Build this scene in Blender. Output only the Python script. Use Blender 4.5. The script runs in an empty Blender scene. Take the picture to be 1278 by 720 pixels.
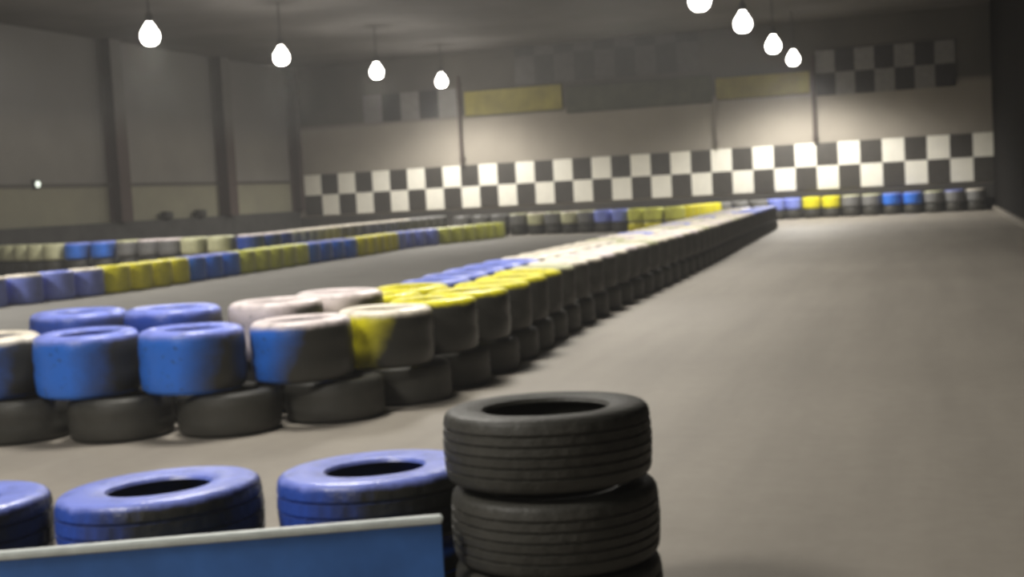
import bpy, bmesh, math, random
from mathutils import Vector, Matrix
random.seed(7)
PI = math.pi
C = bpy.context.scene.collection
SC = bpy.context.scene

# ------------------------------------------------------------------ camera
FPX, CX, CY = 1600.0, 639.0, 360.0
H = 1.27
YAW, PITCH, ROLL = math.radians(18.2), math.atan(116 / FPX), 0.055
f0 = Vector((-math.sin(YAW) * math.cos(PITCH), math.cos(YAW) * math.cos(PITCH), -math.sin(PITCH)))
r0 = Vector((math.cos(YAW), math.sin(YAW), 0))
u0 = r0.cross(f0)
rr = r0 * math.cos(ROLL) - u0 * math.sin(ROLL)
uu = u0 * math.cos(ROLL) + r0 * math.sin(ROLL)
EYE = Vector((0, 0, H))
cam = bpy.data.cameras.new('camera')
cam.sensor_width = 36.0
cam.lens = 36.0 * FPX / 1278.0
cam.clip_end = 300
cam.dof.use_dof = True
cam.dof.focus_distance = 0.75
cam.dof.aperture_fstop = (cam.lens / 1000) / 0.0027      # slightly misfocused little compact camera
co = bpy.data.objects.new('camera', cam)
C.objects.link(co)
m = Matrix((rr, uu, -f0)).transposed().to_4x4()
m.translation = EYE
co.matrix_world = m
SC.camera = co


def ray(px, py):
    return f0 + rr * ((px - CX) / FPX) + uu * ((CY - py) / FPX)


def on_z(px, py, z=0.0):
    d = ray(px, py)
    return EYE + d * ((z - H) / d.z)


def on_y(px, py, Y):
    d = ray(px, py)
    return EYE + d * (Y / d.y)


def on_x(px, py, X):
    d = ray(px, py)
    return EYE + d * (X / d.x)


def proj(p):
    v = Vector(p) - EYE
    w = v.dot(f0)
    return CX + FPX * v.dot(rr) / w, CY - FPX * v.dot(uu) / w, w


# ------------------------------------------------------------------ materials
def new_mat(name):
    mt = bpy.data.materials.new(name)
    mt.use_nodes = True
    nt = mt.node_tree
    b = nt.nodes['Principled BSDF']
    return mt, nt, b


def N(nt, t, **k):
    n = nt.nodes.new(t)
    for a, v in k.items():
        setattr(n, a, v)
    return n


def math_n(nt, op, a, b=None, clamp=False):
    n = N(nt, 'ShaderNodeMath', operation=op, use_clamp=clamp)
    for i, v in enumerate((a, b)):
        if v is None:
            continue
        if isinstance(v, (int, float)):
            n.inputs[i].default_value = v
        else:
            nt.links.new(v, n.inputs[i])
    return n.outputs[0]


def mix_n(nt, fac, a, b):
    n = N(nt, 'ShaderNodeMix', data_type='RGBA')
    for i, v in ((0, fac), (6, a), (7, b)):
        if isinstance(v, (int, float)):
            n.inputs[i].default_value = v
        elif isinstance(v, tuple):
            n.inputs[i].default_value = (*v, 1)
        else:
            nt.links.new(v, n.inputs[i])
    return n.outputs[2]


def noise(nt, scale, detail=3, coord='Object', rough=0.6, stretch=None):
    tc = N(nt, 'ShaderNodeTexCoord')
    n = N(nt, 'ShaderNodeTexNoise')
    n.inputs['Scale'].default_value = scale
    n.inputs['Detail'].default_value = detail
    n.inputs['Roughness'].default_value = rough
    src = tc.outputs[coord]
    if stretch:
        mp = N(nt, 'ShaderNodeMapping')
        mp.inputs['Scale'].default_value = stretch
        nt.links.new(src, mp.inputs[0])
        src = mp.outputs[0]
    nt.links.new(src, n.inputs['Vector'])
    return n.outputs[0]


def ramp(nt, fac, a, b):
    n = N(nt, 'ShaderNodeMapRange')
    nt.links.new(fac, n.inputs[0])
    n.inputs[1].default_value = a
    n.inputs[2].default_value = b
    return n.outputs[0]


def plain(name, col, rough=0.6, var=0.15, scale=6, metal=0.0, spec=0.5):
    mt, nt, b = new_mat(name)
    f = ramp(nt, noise(nt, scale), 0.3, 0.7)
    c = mix_n(nt, f, tuple(x * (1 - var) for x in col), tuple(min(1, x * (1 + var)) for x in col))
    nt.links.new(c, b.inputs['Base Color'])
    b.inputs['Roughness'].default_value = rough
    b.inputs['Metallic'].default_value = metal
    b.inputs['Specular IOR Level'].default_value = spec
    return mt


RUBBER = (0.036, 0.035, 0.029)
PAINT = {
    'blue': (0.035, 0.18, 0.74),
    'deepblue': (0.035, 0.085, 0.40),
    'lavender': (0.24, 0.30, 0.80),
    'yellow': (0.82, 0.75, 0.02),
    'lime': (0.70, 0.72, 0.12),
    'cream': (0.86, 0.79, 0.66),
    'pink': (0.78, 0.69, 0.68),
    'palegreen': (0.60, 0.60, 0.38),
    'grey': (0.20, 0.20, 0.20),
    'black': RUBBER,
}
_tm = {}


def tire_mat(top, side, scuff_shade, W, groove=True):
    """painted tread and sidewall; rubber colour marks kart scuffs and painted-in shade (lane side, lower edge)"""
    key = (top, side, scuff_shade, round(W, 3))
    if key in _tm:
        return _tm[key]
    mt, nt, b = new_mat('tire_%s_%s' % (top, side))
    tc = N(nt, 'ShaderNodeTexCoord')
    sep = N(nt, 'ShaderNodeSeparateXYZ')
    nt.links.new(tc.outputs['Object'], sep.inputs[0])
    ns = noise(nt, 9, 4)
    nz = math_n(nt, 'MULTIPLY', math_n(nt, 'SUBTRACT', ns, 0.5), 0.03)
    zz = math_n(nt, 'ADD', sep.outputs[2], nz)
    is_top = ramp(nt, zz, W - (0.030 if W < 0.22 else 0.055), W - (0.010 if W < 0.22 else 0.022))
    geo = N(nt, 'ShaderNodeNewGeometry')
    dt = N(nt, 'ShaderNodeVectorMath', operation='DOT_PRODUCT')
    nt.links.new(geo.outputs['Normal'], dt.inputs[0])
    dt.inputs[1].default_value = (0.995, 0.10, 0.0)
    # 1 = rubber colour for scuffs and painted-in shade, mask bare
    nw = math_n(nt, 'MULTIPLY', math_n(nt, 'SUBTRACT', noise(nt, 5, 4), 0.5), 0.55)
    zl = math_n(nt, 'MULTIPLY', math_n(nt, 'SUBTRACT', W * 0.5, sep.outputs[2]), 0.9 if scuff_shade > 0.45 else 0.1)
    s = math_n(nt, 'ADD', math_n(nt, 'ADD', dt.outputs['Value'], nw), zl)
    bare_shade = ramp(nt, s, 1.0 - 1.55 * scuff_shade - 0.34, 1.0 - 1.55 * scuff_shade + 0.34)
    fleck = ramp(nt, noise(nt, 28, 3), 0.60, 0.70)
    bare_shade = math_n(nt, 'MAXIMUM', bare_shade, math_n(nt, 'MULTIPLY', fleck, 0.6))
    sidec = mix_n(nt, bare_shade, PAINT[side], RUBBER)
    if side == 'black':
        sidec = mix_n(nt, ramp(nt, noise(nt, 4, 4), 0.35, 0.75), RUBBER, (0.062, 0.059, 0.050))
    topd = mix_n(nt, ramp(nt, noise(nt, 12, 4), 0.45, 0.75), PAINT[top], tuple(x * 0.62 for x in PAINT[top]))
    # paint on top continues only to the bead, the cavity is rubber
    r2 = N(nt, 'ShaderNodeVectorMath', operation='LENGTH')
    cmb = N(nt, 'ShaderNodeCombineXYZ')
    nt.links.new(sep.outputs[0], cmb.inputs[0])
    nt.links.new(sep.outputs[1], cmb.inputs[1])
    nt.links.new(cmb.outputs[0], r2.inputs[0])
    col = mix_n(nt, is_top, sidec, topd)
    nt.links.new(col, b.inputs['Base Color'])
    b.inputs['Roughness'].default_value = 0.33 if side != 'black' else 0.55
    b.inputs['Specular IOR Level'].default_value = 0.4
    bp = N(nt, 'ShaderNodeBump')
    bp.inputs['Strength'].default_value = 0.25
    bp.inputs['Distance'].default_value = 0.01
    nt.links.new(noise(nt, 60, 2), bp.inputs['Height'])
    nt.links.new(bp.outputs[0], b.inputs['Normal'])
    _tm[key] = mt
    return mt


# ------------------------------------------------------------------ helpers
def link_mesh(name, bm, mats, parent=None, smooth=True):
    me = bpy.data.meshes.new(name)
    bmesh.ops.recalc_face_normals(bm, faces=bm.faces)
    bm.to_mesh(me)
    bm.free()
    if not isinstance(mats, (list, tuple)):
        mats = [mats]
    for x in mats:
        me.materials.append(x)
    if smooth:
        for p in me.polygons:
            p.use_smooth = True
        try:
            me.set_sharp_from_angle(angle=math.radians(40))
        except Exception:
            pass
    o = bpy.data.objects.new(name, me)
    C.objects.link(o)
    if parent:
        o.parent = parent
    return o


def tag(o, label=None, cat=None, group=None, kind=None):
    if label:
        o['label'] = label
    if cat:
        o['category'] = cat
    if group:
        o['group'] = group
    if kind:
        o['kind'] = kind
    return o


def empty(name, loc):
    o = bpy.data.objects.new(name, None)
    o.empty_display_size = 0.2
    C.objects.link(o)
    o.location = loc
    return o


def add_box(bm, x0, x1, y0, y1, z0, z1, bev=0.0):
    g = bmesh.ops.create_cube(bm, size=1)
    vs = g['verts']
    for v in vs:
        v.co = Vector(((x0 + x1) / 2 + v.co.x * (x1 - x0), (y0 + y1) / 2 + v.co.y * (y1 - y0), (z0 + z1) / 2 + v.co.z * (z1 - z0)))
    if bev:
        es = list({e for v in vs for e in v.link_edges})
        bmesh.ops.bevel(bm, geom=es, offset=bev, segments=2, affect='EDGES')
    return vs


def add_lathe(bm, prof, seg, closed=False, off=(0, 0, 0), fn=None):
    rings = []
    for i in range(seg):
        a = 2 * PI * i / seg
        ring = []
        for j, (r, z) in enumerate(prof):
            if fn:
                r = fn(i, j, r)
            ring.append(bm.verts.new((off[0] + r * math.cos(a), off[1] + r * math.sin(a), off[2] + z)))
        rings.append(ring)
    n = len(prof)
    for i in range(seg):
        A, B = rings[i], rings[(i + 1) % seg]
        for j in range(n if closed else n - 1):
            k = (j + 1) % n
            bm.faces.new((A[j], B[j], B[k], A[k]))


def add_pipe(bm, pts, r, seg=10):
    rings = []
    for i, p in enumerate(pts):
        p = Vector(p)
        d = (Vector(pts[min(i + 1, len(pts) - 1)]) - Vector(pts[max(i - 1, 0)])).normalized()
        a = d.cross(Vector((0.3, 0.1, 1)) if abs(d.z) < 0.9 else Vector((1, 0, 0))).normalized()
        b = d.cross(a)
        rings.append([bm.verts.new(p + a * r * math.cos(2 * PI * k / seg) + b * r * math.sin(2 * PI * k / seg)) for k in range(seg)])
    for A, B in zip(rings, rings[1:]):
        for k in range(seg):
            bm.faces.new((A[k], A[(k + 1) % seg], B[(k + 1) % seg], B[k]))
    bm.faces.new(rings[0])
    bm.faces.new(rings[-1])


# ------------------------------------------------------------------ tires
def tire_profile(R, W, tread_grooves, round_sh, bead=0.60):
    rb = R * bead
    s = round_sh
    p = [(rb, W * 0.10), (rb + 0.008, W * 0.045), (rb + R * 0.09, 0.006), (R * 0.80, 0.0), (R - s * 0.95, 0.004)]
    for k in range(1, 5):                       # bottom shoulder
        a = PI / 2 * k / 5
        p.append((R - s + s * math.sin(a) * 0.97, s * 0.9 * (1 - math.cos(a)) + 0.004))
    z0, z1 = s * 0.95 + 0.004, W - s * 0.95 - 0.004
    if tread_grooves:
        n = tread_grooves
        gw, gd = 0.005, 0.006
        for i in range(n):
            zc = z0 + (z1 - z0) * (i + 0.5) / n
            bul = R + 0.004 * (1 - abs(2 * (i + 0.5) / n - 1))
            p += [(bul, zc - gw), (bul - gd, zc - gw * 0.7), (bul - gd, zc + gw * 0.7), (bul, zc + gw)]
    else:
        for i in range(1, 6):
            t = i / 6
            p.append((R + 0.004 * math.sin(PI * t) - (0.006 if i == 3 else 0), z0 + (z1 - z0) * t))
    for k in range(4, 0, -1):
        a = PI / 2 * k / 5
        p.append((R - s + s * math.sin(a) * 0.97, W - s * 0.9 * (1 - math.cos(a)) - 0.004))
    p += [(R - s * 0.95, W - 0.004), (R * 0.80, W), (rb + R * 0.09, W - 0.006), (rb + 0.008, W - 0.011), (rb, W - 0.022)]
    ri = R * 0.90                               # inner liner
    p += [(rb + 0.03, W * 0.88), (ri - 0.02, W * 0.80), (ri, W * 0.5), (ri - 0.02, W * 0.20), (rb + 0.03, W * 0.14)]
    return p


_mesh = {}


def tire_mesh(R, W, hi, grooves, sh, mat, bead=0.60):
    key = (bead, R, W, hi, grooves, sh, mat.name)
    if key in _mesh:
        return _mesh[key]
    bm = bmesh.new()
    prof = tire_profile(R, W, grooves, sh, bead)
    seg = 144 if hi else 36
    fn = None
    if hi:
        n = len(prof)
        z_out = [j for j, (r, z) in enumerate(prof) if r > R * 0.985]

        def fn(i, j, r):
            if j in z_out and ((i + (j // 2)) % 6 == 0):
                return r - 0.0028
            return r
    add_lathe(bm, prof, seg, closed=True, fn=fn)
    bmesh.ops.recalc_face_normals(bm, faces=bm.faces)
    me = bpy.data.meshes.new('tire')
    bm.to_mesh(me)
    bm.free()
    me.materials.append(mat)
    for p in me.polygons:
        p.use_smooth = True
    try:
        me.set_sharp_from_angle(angle=math.radians(38))
    except Exception:
        pass
    _mesh[key] = me
    return me


LATER = []          # tires that end in the one uncounted mass


def tire(x, y, z, R, W, top, side, scuff_shade, label, group, hi=False, grooves=0, sh=None, tilt=(0, 0), mass=False, rz=None, bead=0.60):
    mat = tire_mat(top, side, scuff_shade, W)
    me = tire_mesh(R, W, hi, grooves, sh or W * 0.28, mat, bead)
    o = bpy.data.objects.new('tire', me)
    o.location = (x, y, z)
    o.rotation_euler = (tilt[0], tilt[1], random.uniform(0, 2 * PI) if rz is None else rz)
    if mass:
        LATER.append(o)
        return o
    C.objects.link(o)
    tag(o, label, 'tire', group)
    return o


def catmull(pts, n=24):
    out = []
    P = [pts[0] * 2 - pts[1]] + pts + [pts[-1] * 2 - pts[-2]]
    for i in range(1, len(P) - 2):
        p0, p1, p2, p3 = P[i - 1:i + 3]
        for k in range(n):
            t = k / n
            out.append(0.5 * ((2 * p1) + (p2 - p0) * t + (2 * p0 - 5 * p1 + 4 * p2 - p3) * t * t + (3 * p1 - p0 - 3 * p2 + p3) * t ** 3))
    out.append(pts[-1])
    return out


def offset(path, d):
    """shift to the left of the direction of travel"""
    out = []
    for i, p in enumerate(path):
        t = path[min(i + 6, len(path) - 1)] - path[max(i - 6, 0)]
        t.normalize()
        out.append(p + Vector((-t.y, t.x, 0)) * d)
    return out


PLACED = []


def nth(n):
    if 10 < n % 100 < 14:
        return '%dth' % n
    return '%d%s' % (n, {1: 'st', 2: 'nd', 3: 'rd'}.get(n % 10, 'th'))


def sample(path, step, start=0.0, z=0.0, W=0.36):
    """points one chord apart along the path, leaving out any spot another tire already fills"""
    out = []
    acc, k = 0.0, 0
    while k < len(path) - 1 and acc < start:
        acc += (path[k + 1] - path[k]).length
        k += 1
    last = path[k]
    out.append(last.copy())
    for a, b in zip(path[k:], path[k + 1:]):
        n = max(1, int((b - a).length / 0.005))
        for t in range(n + 1):
            q = a + (b - a) * (t / n)
            if (q - last).length >= step:
                out.append(q)
                last = q
    good = []
    for p in out:
        if all((p.x - x) ** 2 + (p.y - y) ** 2 > 0.62 ** 2 for x, y in PLACED):
            good.append(p)
    PLACED.extend((p.x, p.y) for p in good)
    return good


# --- foreground black stack: three treaded tires
sc_ = on_z(682, 512, 0.64)
G = 'black tires stacked in the foreground'
names = ['black treaded tire at the bottom of the foreground stack of three',
         'black treaded tire, middle one of the foreground stack',
         'black treaded tire on top of the foreground stack, open dark centre']
sx = [0.012, 0.010, -0.004]
Ws = 0.216
for k in range(3):
    tire(sc_.x + sx[k], sc_.y + 0.004 * k, Ws * k + (0.012 if k == 2 else 0.001 * k), 0.302, Ws, 'black', 'black', 0, names[k], G, hi=True, grooves=5, sh=0.032, tilt=(-0.022 if k == 2 else 0, 0), rz=YAW)

# --- foreground blue row, two layers behind the board
G = 'blue tires behind the foreground board'
fg = []
for px, py in ((-70, 623), (200, 603), (469, 580)):
    fg.append(on_z(px, py, 0.44))
lab_t = ['blue tire cut by the left edge, topmost behind the blue board',
         'blue tire with scuffed, shade-painted black side, upper one behind middle of the blue board',
         'blue tire beside the black stack, upper one behind the blue board']
lab_b = ['blue tire under the one cut by the left edge, behind the board',
         'blue tire in the lower layer behind the middle of the blue board',
         'blue tire in the lower layer between blue board and black stack']
tl = [(-0.03, -0.01), (-0.035, -0.022), (-0.035, -0.012)]
for i, p in enumerate(fg):
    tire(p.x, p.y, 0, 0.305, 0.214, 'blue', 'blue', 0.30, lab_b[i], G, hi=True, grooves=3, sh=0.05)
    tire(p.x, p.y, 0.228, 0.312, 0.214, 'lavender', 'deepblue', 0.74, lab_t[i], G, hi=True, grooves=3, sh=0.036, tilt=tl[i], rz=YAW + 0.2, bead=0.50)  # dark right sides carry shade in the colour besides the scuffs

# --- middle barrier (two rows deep, lower layer staggered)
front_px = [(-170, 562), (-30, 559), (110, 556), (250, 551), (392, 535), (483, 520), (548, 503), (596, 485), (640, 466),
            (678, 443), (730, 409), (800, 374), (850, 350), (891, 330), (936, 305), (971, 286)]
fpath = catmull([on_z(x, y) for x, y in front_px])
cpath = offset(fpath, 0.30)
bpath = offset(fpath, 0.93)
# start so that a tire stands at px 114
best = min(range(len(cpath)), key=lambda i: abs(proj(cpath[i] + Vector((0, 0, 0.45)))[0] + 10))
STEP = 0.634
WT, WB, RT, RB = 0.365, 0.250, 0.300, 0.297
front = sample(cpath[best:], STEP)
keep = PLACED[:]
PLACED.clear()
low = sample(cpath[best:], STEP, STEP * 0.28)
PLACED.extend(keep)
back = sample(bpath[max(0, best - 4):], STEP, 0.35)


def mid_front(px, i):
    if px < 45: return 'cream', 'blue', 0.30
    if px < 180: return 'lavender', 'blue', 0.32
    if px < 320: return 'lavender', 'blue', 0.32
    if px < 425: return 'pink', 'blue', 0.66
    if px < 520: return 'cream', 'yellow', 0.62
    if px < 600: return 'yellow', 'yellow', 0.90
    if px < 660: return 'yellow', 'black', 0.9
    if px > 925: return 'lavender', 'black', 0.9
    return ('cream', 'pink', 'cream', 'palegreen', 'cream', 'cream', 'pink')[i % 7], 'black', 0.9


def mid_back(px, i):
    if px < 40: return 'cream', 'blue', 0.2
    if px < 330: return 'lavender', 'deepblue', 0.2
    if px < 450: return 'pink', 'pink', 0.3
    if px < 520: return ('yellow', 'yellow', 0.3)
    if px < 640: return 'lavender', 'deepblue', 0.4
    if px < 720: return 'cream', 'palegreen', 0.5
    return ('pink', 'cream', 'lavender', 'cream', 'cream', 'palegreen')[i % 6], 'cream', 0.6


CN = {'cream': 'cream', 'blue': 'blue', 'lavender': 'pale blue', 'pink': 'off-white', 'yellow': 'yellow', 'black': 'black',
      'palegreen': 'greenish cream', 'deepblue': 'dark blue', 'lime': 'lime yellow', 'grey': 'grey'}
jit = lambda a: random.uniform(-a, a)
for i, p in enumerate(front):
    px = proj(p + Vector((0, 0, 0.45)))[0]
    t, s, sf = mid_front(px, i)
    what = '%s tire with %s top' % (CN[s], CN[t]) if s != t else '%s tire' % CN[s]
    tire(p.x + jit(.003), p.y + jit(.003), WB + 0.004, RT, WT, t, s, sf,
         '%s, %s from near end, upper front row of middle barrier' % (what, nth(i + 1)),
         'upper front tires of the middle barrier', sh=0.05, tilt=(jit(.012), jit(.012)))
for i, p in enumerate(low):
    tire(p.x + jit(.003), p.y + jit(.003), 0, RB, WB, 'black', 'black', 0,
         'black tire, %s from near end, lowest front row of middle barrier' % nth(i + 1),
         'lowest front tires of the middle barrier', sh=0.04)
for i, p in enumerate(back):
    px = proj(p + Vector((0, 0, 0.45)))[0]
    t, s, sf = mid_back(px, i)
    wb = 0.325 if i < 4 else WB
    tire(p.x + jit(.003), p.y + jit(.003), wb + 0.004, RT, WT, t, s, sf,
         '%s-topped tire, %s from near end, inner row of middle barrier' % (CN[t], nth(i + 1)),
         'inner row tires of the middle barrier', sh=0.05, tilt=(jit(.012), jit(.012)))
    tire(p.x, p.y, 0, RB, wb, 'black', 'black', 0, '', '', mass=True)

# --- row C: single layer of tall painted tires across the track
cp = catmull([on_z(x, y) for x, y in [(-60, 390), (0, 384), (60, 377), (170, 363), (260, 349), (340, 337), (410, 326), (465, 318), (517, 309), (590, 301), (640, 295)]])
cp = offset(cp, 0.3)


def row_c(px, i):
    if px < 116: return 'cream' if i % 3 else 'lavender', 'lavender'
    if px < 231: return 'yellow', 'yellow'
    if px < 294: return 'lavender', 'blue'
    if px < 382: return 'lime', 'lime'
    if px < 437: return 'lavender', 'blue'
    if px < 492: return 'yellow', 'yellow'
    if px < 545: return 'lavender', 'lavender'
    return 'lime', 'lime'


WC = 0.46
for i, p in enumerate(sample(cp, 0.628)):
    px = proj(p + Vector((0, 0, 0.3)))[0]
    t, s = row_c(px, i)
    tire(p.x + jit(.003), p.y + jit(.003), 0, 0.302, WC, t, s, 0.0,
         '%s tire, %s from left in single row across the track' % (CN[s], nth(i + 1)),
         'single row of painted tires across the track', sh=0.05)

# --- row D: along the left wall, painted upper layer over black ones
dz = 0.74
dp = catmull([on_z(x, y, dz) for x, y in [(-15, 307.5), (60, 305), (150, 300.5), (250, 296), (340, 290.5), (430, 281), (500, 274.5), (560, 269)]])
for q in dp:
    q.z = 0
dp = offset(dp, 0.3)


def row_d(px, i):
    if px < 76: return 'palegreen', 'palegreen'
    if px < 142: return 'lavender', 'blue'
    if px < 178: return 'palegreen', 'grey'
    if px < 240: return 'pink', 'grey'
    if px < 305: return 'palegreen', 'palegreen'
    if px < 350: return 'pink', 'deepblue'
    if px < 420: return 'cream', 'palegreen'
    if px < 500: return 'cream', 'grey'
    return 'grey', 'grey'


for i, p in enumerate(sample(dp, 0.628)):
    px = proj(p + Vector((0, 0, 0.5)))[0]
    t, s = row_d(px, i)
    tire(p.x + jit(.003), p.y + jit(.003), 0.372, 0.302, 0.37, t, s, 0.1,
         '%s-topped tire, %s from left in upper layer along left wall' % (CN[t], nth(i + 1)),
         'upper tires of the barrier along the left wall', sh=0.05)
    tire(p.x, p.y, 0, 0.297, 0.37, 'black', 'black', 0, '', '', mass=True)

# --- row E: along the back wall
YB = 43.3
e0 = on_z(575, 297)
e1 = on_z(760, 290)
e2 = on_z(850, 287)
e3 = on_z(905, 279)
pts_e = [e0, on_z(665, 293), e1, e2, e3, on_z(960, 275.5), on_z(1050, 269), on_z(1130, 265), on_z(1222, 260.5)]
ep = offset(catmull(pts_e), 0.3)
for q in ep:
    q.y = min(q.y, YB - 0.45)


def row_e(px, i):
    if px < 640: return 'grey', 'grey'
    if px < 740: return ('palegreen', 'grey') if i % 2 else ('cream', 'palegreen')
    if px < 793: return 'lavender', 'lavender'
    if px < 845: return 'lime', 'lime'
    if px < 892: return 'yellow', 'yellow'
    if px < 955: return 'grey', 'grey'
    if px < 990: return 'lavender', 'lavender'
    if px < 1000: return 'cream', 'grey'
    if px < 1062: return 'yellow', 'yellow'
    if px < 1108: return 'palegreen', 'grey'
    if px < 1152: return 'lavender', 'blue'
    return ('palegreen', 'lavender', 'cream')[i % 3], 'grey'


for i, p in enumerate(sample(ep, 0.628)):
    px = proj(p + Vector((0, 0, 0.4)))[0]
    t, s = row_e(px, i)
    tire(p.x + jit(.003), p.y + jit(.003), 0.304, 0.302, 0.38, t, s, 0.0,
         '%s tire, %s from left in upper layer below the checkered banner' % (CN[s], nth(i + 1)),
         'upper tires of the barrier at the back wall', sh=0.05)
    tire(p.x, p.y, 0, 0.297, 0.30, 'black', 'yellow' if 793 < px < 892 else 'black', 0.1,
         'black tire, %s from left in bottom layer below the checkered banner' % nth(i + 1) if not 793 < px < 892 else
         'yellow tire, %s from left in bottom layer below the checkered banner' % nth(i + 1),
         'lowest tires of the barrier at the back wall')

# the uncounted hidden rest: one object
bm = bmesh.new()
for o in LATER:
    me = o.data.copy()
    me.transform(Matrix.Translation(o.location))
    bm.from_mesh(me)
    bpy.data.objects.remove(o)
mass = link_mesh('packed_tires', bm, tire_mat('black', 'black', 0, 50.0))
tag(mass, 'black tires packed under the painted inner rows, mostly hidden', 'tires', kind='stuff')

# ------------------------------------------------------------------ rubbered track between the barriers
mt, nt, b = new_mat('track_asphalt')
f = ramp(nt, noise(nt, 1.5, 5), 0.3, 0.7)
c = mix_n(nt, f, (0.150, 0.143, 0.128), (0.195, 0.186, 0.166))
nt.links.new(c, b.inputs['Base Color'])
b.inputs['Roughness'].default_value = 0.75
bm = bmesh.new()
lo = bpath[::6]
hi_ = offset(cp, 0.0)[::6]
poly = [Vector((p.x, p.y, 0.0015)) for p in lo] + [Vector((p.x, p.y, 0.0015)) for p in reversed(hi_)]
fc = bm.faces.new([bm.verts.new(p) for p in poly])
bmesh.ops.triangulate(bm, faces=[fc])
tag(link_mesh('floor_track', bm, mt, smooth=False), kind='structure')

# ------------------------------------------------------------------ foreground board
board_m = plain('board_blue', (0.050, 0.165, 0.50), 0.45, 0.18, 5)
rail_m = plain('board_edge', (0.60, 0.64, 0.62), 0.35, 0.1, 20)
bl = on_z(-70, 697, 0.385)
br = on_z(551, 645, 0.385)
d = (br - bl)
L = d.length
ang = math.atan2(d.y, d.x)
root = empty('barrier_board', (bl.x, bl.y, 0))
root.rotation_euler = (0, 0, ang)
tag(root, 'blue board with pale top edge in front of the blue tires', 'board')
bm = bmesh.new()
add_box(bm, 0, L, -0.001, 0.021, 0.0, 0.366, 0.003)
link_mesh('panel', bm, board_m, root)
bm = bmesh.new()
add_box(bm, -0.004, L + 0.003, -0.008, 0.030, 0.3665, 0.388, 0.005)
tag(link_mesh('top_rail', bm, rail_m, root), 'pale grey top edge strip')

# ------------------------------------------------------------------ setting
XL, XR, HC = -22.6, 1.95, 6.4
Y0, Y1 = -8.0, YB


def box_struct(name, x0, x1, y0, y1, z0, z1, mat, bev=0):
    bm = bmesh.new()
    add_box(bm, x0, x1, y0, y1, z0, z1, bev)
    o = link_mesh(name, bm, mat, smooth=False)
    return tag(o, kind='structure')


# floor
mt, nt, b = new_mat('concrete_floor')
big = ramp(nt, noise(nt, 0.25, 4), 0.3, 0.7)
fine = ramp(nt, noise(nt, 9, 6, rough=0.75), 0.3, 0.7)
streak = ramp(nt, noise(nt, 1.2, 4, stretch=(2.2, 0.16, 1)), 0.42, 0.72)
c = mix_n(nt, big, (0.262, 0.238, 0.202), (0.325, 0.296, 0.252))
c = mix_n(nt, math_n(nt, 'MULTIPLY', fine, 0.30), c, (0.17, 0.148, 0.122))
c = mix_n(nt, math_n(nt, 'MULTIPLY', streak, 0.28), c, (0.12, 0.108, 0.092))
nt.links.new(c, b.inputs['Base Color'])
b.inputs['Roughness'].default_value = 0.62
b.inputs['Specular IOR Level'].default_value = 0.35
bp = N(nt, 'ShaderNodeBump')
bp.inputs['Strength'].default_value = 0.15
nt.links.new(fine, bp.inputs['Height'])
nt.links.new(bp.outputs[0], b.inputs['Normal'])
box_struct('floor', XL - 0.3, XR + 0.3, Y0, Y1 + 0.3, -0.2, 0.0, mt)


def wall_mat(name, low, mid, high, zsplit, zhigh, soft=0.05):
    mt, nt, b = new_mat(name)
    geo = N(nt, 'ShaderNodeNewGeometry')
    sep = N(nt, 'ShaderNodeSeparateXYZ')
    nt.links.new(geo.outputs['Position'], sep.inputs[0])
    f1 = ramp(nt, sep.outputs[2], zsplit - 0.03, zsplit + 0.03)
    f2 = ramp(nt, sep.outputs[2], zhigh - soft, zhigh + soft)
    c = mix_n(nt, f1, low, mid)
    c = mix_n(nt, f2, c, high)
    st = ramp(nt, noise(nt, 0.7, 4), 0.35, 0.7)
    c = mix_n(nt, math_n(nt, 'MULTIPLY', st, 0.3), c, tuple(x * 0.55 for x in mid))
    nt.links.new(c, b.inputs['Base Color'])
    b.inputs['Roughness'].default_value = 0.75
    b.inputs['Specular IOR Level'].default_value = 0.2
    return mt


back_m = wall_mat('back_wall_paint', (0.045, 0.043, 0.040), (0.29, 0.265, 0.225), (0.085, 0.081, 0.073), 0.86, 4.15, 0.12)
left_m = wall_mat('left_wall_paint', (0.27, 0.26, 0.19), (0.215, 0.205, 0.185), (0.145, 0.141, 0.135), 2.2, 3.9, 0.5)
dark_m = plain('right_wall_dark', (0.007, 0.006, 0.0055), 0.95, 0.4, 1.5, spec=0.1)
ceil_m = plain('ceiling_dark', (0.115, 0.110, 0.105), 0.9, 0.2, 0.35, spec=0.1)
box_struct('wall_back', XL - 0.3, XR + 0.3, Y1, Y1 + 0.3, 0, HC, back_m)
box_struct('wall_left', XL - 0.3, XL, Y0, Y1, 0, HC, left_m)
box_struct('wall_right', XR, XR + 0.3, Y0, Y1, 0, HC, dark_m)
box_struct('ceiling', XL - 0.3, XR + 0.3, Y0, Y1 + 0.3, HC, HC + 0.2, ceil_m)
plinth_m = plain('plinth_dark', (0.040, 0.039, 0.036), 0.8, 0.4, 2)
box_struct('baseboard_left', XL, XL + 0.22, 4, Y1 - 0.01, 0, 1.12, plinth_m, 0.01)
kerb_m = plain('kerb_grey', (0.20, 0.18, 0.15), 0.7, 0.2, 3)
box_struct('baseboard_right', XR - 0.10, XR, 4, Y1 - 0.01, 0, 0.14, kerb_m, 0.01)
rail2_m = plain('rail_brown', (0.075, 0.065, 0.055), 0.7)
box_struct('trim_1', XL, XL + 0.05, 6, Y1 - 0.01, 2.16, 2.26, rail2_m)

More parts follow.
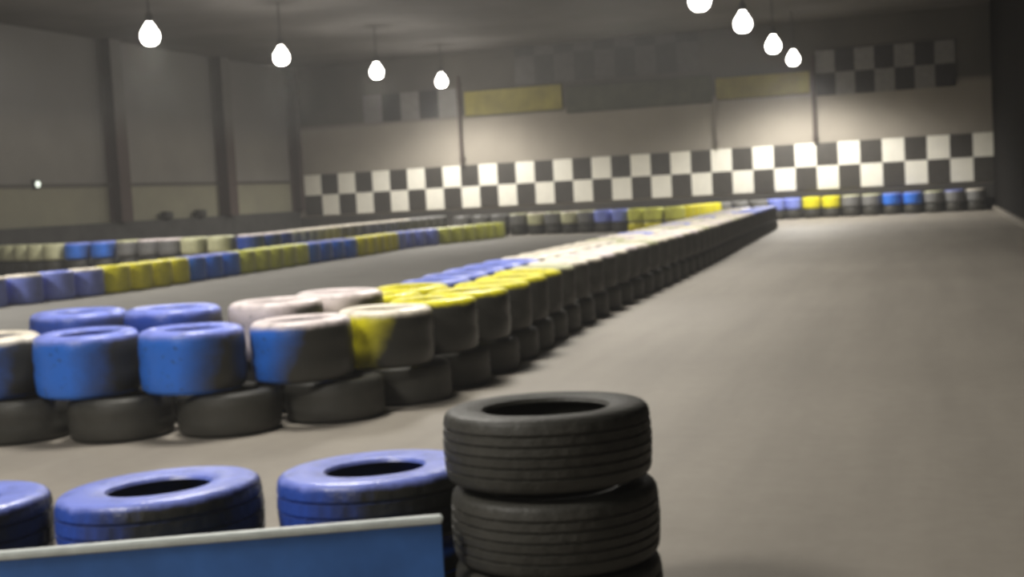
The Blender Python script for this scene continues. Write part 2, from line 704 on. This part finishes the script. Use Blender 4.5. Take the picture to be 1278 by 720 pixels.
# columns on the left wall: H-profile steel
col_m = wall_mat('column_brown', (0.080, 0.058, 0.052), (0.080, 0.058, 0.052), (0.13, 0.126, 0.12), 1.0, 3.9, 0.5)
for px in (150, 285, 374):
    p = on_x(px, 250, XL + 0.2)
    bm = bmesh.new()
    w = 0.27
    add_box(bm, XL + 0.001, XL + 0.03, p.y - w, p.y + w, 1.121, HC - 0.01)
    add_box(bm, XL + 0.40, XL + 0.43, p.y - w, p.y + w, 1.121, HC - 0.01)
    add_box(bm, XL + 0.03, XL + 0.40, p.y - 0.16, p.y + 0.16, 1.121, HC - 0.01)
    tag(link_mesh('steel_column', bm, col_m, smooth=False), kind='structure')

# black tires lying on the plinth along the left wall
for i, (px, lab) in enumerate(((209, 'small dark tire on the ledge between the two left wall columns'),
                               (251, 'small dark tire on the wall ledge just left of the second column'))):
    p = on_x(px, 275, XL + 0.23)
    tire(p.x, p.y, 1.121, 0.20, 0.24, 'black', 'black', 0, lab, 'tires on the wall ledge')

# ------------------------------------------------------------------ banners on the back wall
white_m = plain('banner_white', (0.80, 0.78, 0.69), 0.55, 0.05, 4)
black_m = plain('banner_black', (0.042, 0.038, 0.032), 0.55, 0.2, 4)
YW = Y1 - 0.03


def checker(name, quad_tl, quad_br, nx, ny, first_dark, mats, label, cat='banner', y=YW, offx=0.0):
    """board of nx by ny squares on the back wall, from top-left to bottom-right pixel"""
    a, c_ = on_y(*quad_tl, y), on_y(*quad_br, y)
    x0, x1 = a.x, c_.x
    ztop, zbot = a.z, c_.z
    return checker_xyz(name, x0, x1, zbot, ztop, nx, ny, first_dark, mats, label, cat, y)


def checker_xyz(name, x0, x1, z0, z1, nx, ny, first_dark, mats, label, cat, y):
    bm = bmesh.new()
    V = [[bm.verts.new((x0 + (x1 - x0) * i / nx, 0, z0 + (z1 - z0) * j / ny)) for j in range(ny + 1)] for i in range(nx + 1)]
    for i in range(nx):
        for j in range(ny):
            f = bm.faces.new((V[i][j], V[i + 1][j], V[i + 1][j + 1], V[i][j + 1]))
            f.material_index = (i + j + first_dark) % 2
    r = bmesh.ops.extrude_face_region(bm, geom=list(bm.faces))
    for v in [g for g in r['geom'] if isinstance(g, bmesh.types.BMVert)]:
        v.co.y -= 0.02
    bmesh.ops.translate(bm, verts=list(bm.verts), vec=(0, y, 0))
    o = link_mesh(name, bm, mats, smooth=False)
    return tag(o, label, cat)


pl = on_y(385, 242, YW)
pr = on_y(1237, 199, YW)
zt = (on_y(420, 213, YW).z + on_y(1190, 172, YW).z) / 2
zb = (on_y(420, 266, YW).z + on_y(1190, 229, YW).z) / 2
print('banner z', on_y(420, 213, YW).z, on_y(1190, 172, YW).z, on_y(420, 266, YW).z, on_y(1190, 229, YW).z, pl.x, pr.x)
xa, xb = on_y(498, 232, YW).x, on_y(1200, 189, YW).x
cw = (xb - xa) / 28
checker_xyz('checkered_banner', xa - 5.5 * cw, xb + 1.5 * cw, zb, zt, 35, 2, 0, [black_m, white_m],
            'long black and white checkered banner along the back wall', 'banner', YW)
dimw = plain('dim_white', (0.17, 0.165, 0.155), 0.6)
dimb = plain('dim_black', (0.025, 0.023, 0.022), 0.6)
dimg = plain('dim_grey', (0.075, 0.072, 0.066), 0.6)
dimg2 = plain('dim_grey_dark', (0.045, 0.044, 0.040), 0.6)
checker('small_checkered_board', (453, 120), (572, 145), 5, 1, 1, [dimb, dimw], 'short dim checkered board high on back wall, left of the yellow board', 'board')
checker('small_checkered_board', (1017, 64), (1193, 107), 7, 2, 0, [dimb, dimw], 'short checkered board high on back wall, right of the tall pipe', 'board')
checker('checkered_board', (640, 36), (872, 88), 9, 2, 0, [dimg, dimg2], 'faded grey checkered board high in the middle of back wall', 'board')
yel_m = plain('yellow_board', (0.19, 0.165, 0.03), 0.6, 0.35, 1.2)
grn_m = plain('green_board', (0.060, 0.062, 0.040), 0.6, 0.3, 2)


def board(name, tl, br_, mat, fm, label):
    a, c_ = on_y(*tl, YW), on_y(*br_, YW)
    r = empty(name, ((a.x + c_.x) / 2, YW, c_.z))
    tag(r, label, 'board')
    hw, hh = (c_.x - a.x) / 2, a.z - c_.z
    bm = bmesh.new()
    add_box(bm, -hw, hw, -0.02, 0.02, 0, hh, 0.004)
    link_mesh('panel', bm, mat, r, smooth=False)
    bm = bmesh.new()
    for x0, x1, z0, z1 in ((-hw, hw, -0.03, 0.0), (-hw, hw, hh, hh + 0.03)):
        add_box(bm, x0, x1, -0.03, 0.02, z0, z1)
    link_mesh('frame', bm, fm, r, smooth=False)


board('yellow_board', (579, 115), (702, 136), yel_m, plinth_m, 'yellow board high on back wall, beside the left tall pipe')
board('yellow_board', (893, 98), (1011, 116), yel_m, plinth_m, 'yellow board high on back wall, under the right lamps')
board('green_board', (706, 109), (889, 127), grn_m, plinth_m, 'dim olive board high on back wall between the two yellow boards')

# pipes on the back wall, and a panel seam modelled as a thin pipe
pipe_m = plain('pipe_brown', (0.060, 0.045, 0.038), 0.6)
seam_l = plain('seam_faint', (0.20, 0.175, 0.145), 0.6)
for px, ytop, rad, mt_, lab in ((576, 95, 0.065, pipe_m, 'thin dark vertical pipe down the back wall, left of centre'),
                                (1018, 70, 0.065, pipe_m, 'thin dark vertical pipe down the back wall below right lamps'),
                                (897, 122, 0.04, seam_l, 'faint thin vertical panel seam built as a pipe on back wall, left of the right dark pipe')):
    p = on_y(px, 190, Y1 - 0.16)
    t = on_y(px, ytop, Y1 - 0.16)
    r = empty('wall_pipe', (p.x, Y1 - 0.16, zt + 0.04))
    tag(r, lab, 'pipe')
    bm = bmesh.new()
    add_pipe(bm, [(0, 0, 0), (0, 0, (t.z - zt) * 0.5), (0, 0, t.z - zt - 0.04)], rad, 12)
    link_mesh('tube', bm, mt_, r)
    for zz in (0.2, t.z - zt - 0.3):
        bm = bmesh.new()
        add_box(bm, -rad - 0.02, rad + 0.02, -rad - 0.008, 0.16, zz - 0.025, zz + 0.025, 0.004)
        link_mesh('clip', bm, mt_, r)

# ------------------------------------------------------------------ lamps
mt, nt, b = new_mat('lamp_glow')
b.inputs['Base Color'].default_value = (1, 1, 1, 1)
b.inputs['Emission Color'].default_value = (1.0, 0.95, 0.88, 1)
b.inputs['Emission Strength'].default_value = 14
glow_m = mt
house_m = plain('lamp_housing', (0.10, 0.10, 0.10), 0.5, 0.1, 5, 0.6)


def make_lamp(loc, label):
    r = empty('pendant_lamp', loc)
    tag(r, label, 'lamp', 'hall pendant lamps')
    bm = bmesh.new()
    add_lathe(bm, [(0.001, -0.24), (0.10, -0.23), (0.17, -0.17), (0.20, -0.08), (0.19, 0.02), (0.14, 0.11), (0.085, 0.19), (0.06, 0.24)], 32)
    tag(link_mesh('diffuser', bm, glow_m, r), 'glowing white bell-shaped diffuser')
    bm = bmesh.new()
    add_lathe(bm, [(0.062, 0.235), (0.075, 0.25), (0.075, 0.38), (0.03, 0.42), (0.001, 0.42)], 24)
    link_mesh('socket', bm, house_m, r)
    bm = bmesh.new()
    add_pipe(bm, [(0, 0, 0.41), (0, 0, (HC - loc[2]) * 0.6), (0, 0, HC - loc[2] - 0.002)], 0.018, 8)
    link_mesh('rod', bm, house_m, r)
    return r


def point(loc, e, size=0.25, col=(1.0, 0.94, 0.86)):
    l = bpy.data.lights.new('lamp_light', 'POINT')
    l.energy = e
    l.color = col
    l.shadow_soft_size = size
    o = bpy.data.objects.new('lamp_light', l)
    C.objects.link(o)
    o.location = loc
    return o


def down(loc, e, size=150, col=(1.0, 0.955, 0.88)):
    l = bpy.data.lights.new('lamp_light', 'SPOT')
    l.energy = e
    l.color = col
    l.shadow_soft_size = 0.6
    l.spot_size = math.radians(size)
    l.spot_blend = 0.55
    o = bpy.data.objects.new('lamp_light', l)
    C.objects.link(o)
    o.location = loc


YS = (23.6, 29.2, 34.8, 40.4)
left_px = ((187, 42), (351, 69), (470, 88), (551, 100))
right_px = ((873, -3), (927, 27), (965, 55), (990, 72))
ordn = ('nearest', 'second', 'third', 'farthest')
for side, row in (('left', left_px), ('right', right_px)):
    for k, (px, py) in enumerate(row):
        p = on_y(px, py, YS[k])
        print(side, p)
        make_lamp(p, 'glowing white pendant lamp, %s of four in the %s row' % (ordn[k], side))
        down(p - Vector((0, 0, 0.45)), (560, 520, 460, 1300)[k] if side == 'left' else (420, 420, 420, 1900)[k], 160 if k == 3 else 144)
        point(p - Vector((0, 0, 0.42)), 190 if side == 'left' else 15)
# the two rows go on over the viewer's head
for k in range(1, 6):
    down((-15.3, YS[0] - 5.6 * k, 4.5), 1000)
    down((-4.0, YS[0] - 5.6 * k, 4.4), 800)

# small wall light on the left wall
p = on_x(45, 230, XL + 0.06)
r = empty('wall_light', p)
tag(r, 'small pale round light on the left wall near the picture edge', 'light')
sm, nt, b = new_mat('small_glow')
b.inputs['Emission Color'].default_value = (0.9, 1.0, 0.85, 1)
b.inputs['Emission Strength'].default_value = 1.3
bm = bmesh.new()
bmesh.ops.create_uvsphere(bm, u_segments=20, v_segments=12, radius=0.085)
for v in bm.verts:
    v.co.x = v.co.x * 0.55 + 0.06
link_mesh('lens', bm, sm, r)
bm = bmesh.new()
add_box(bm, -0.055, 0.03, -0.11, 0.11, -0.12, 0.12, 0.01)
link_mesh('backplate', bm, plinth_m, r)

# ------------------------------------------------------------------ world
w = bpy.data.worlds.new('hall_air')
SC.world = w
w.use_nodes = True
bg = w.node_tree.nodes['Background']
bg.inputs[0].default_value = (0.80, 0.82, 0.85, 1)
bg.inputs[1].default_value = 0.25

vs = w.node_tree.nodes.new('ShaderNodeVolumeScatter')       # kart fumes hang in the hall
vs.inputs['Density'].default_value = 0.0035
vs.inputs['Anisotropy'].default_value = 0.35
w.node_tree.links.new(vs.outputs[0], w.node_tree.nodes['World Output'].inputs['Volume'])

SC.view_settings.view_transform = 'Standard'
SC.view_settings.exposure = 0.0
for nm, row in (('front', front), ('low', low), ('back', back)):
    print(nm, min((b - a).length for a, b in zip(row, row[1:])))
print('TIRES', len([o for o in SC.objects if o.name.startswith('tire')]), len(front), len(low), len(back))
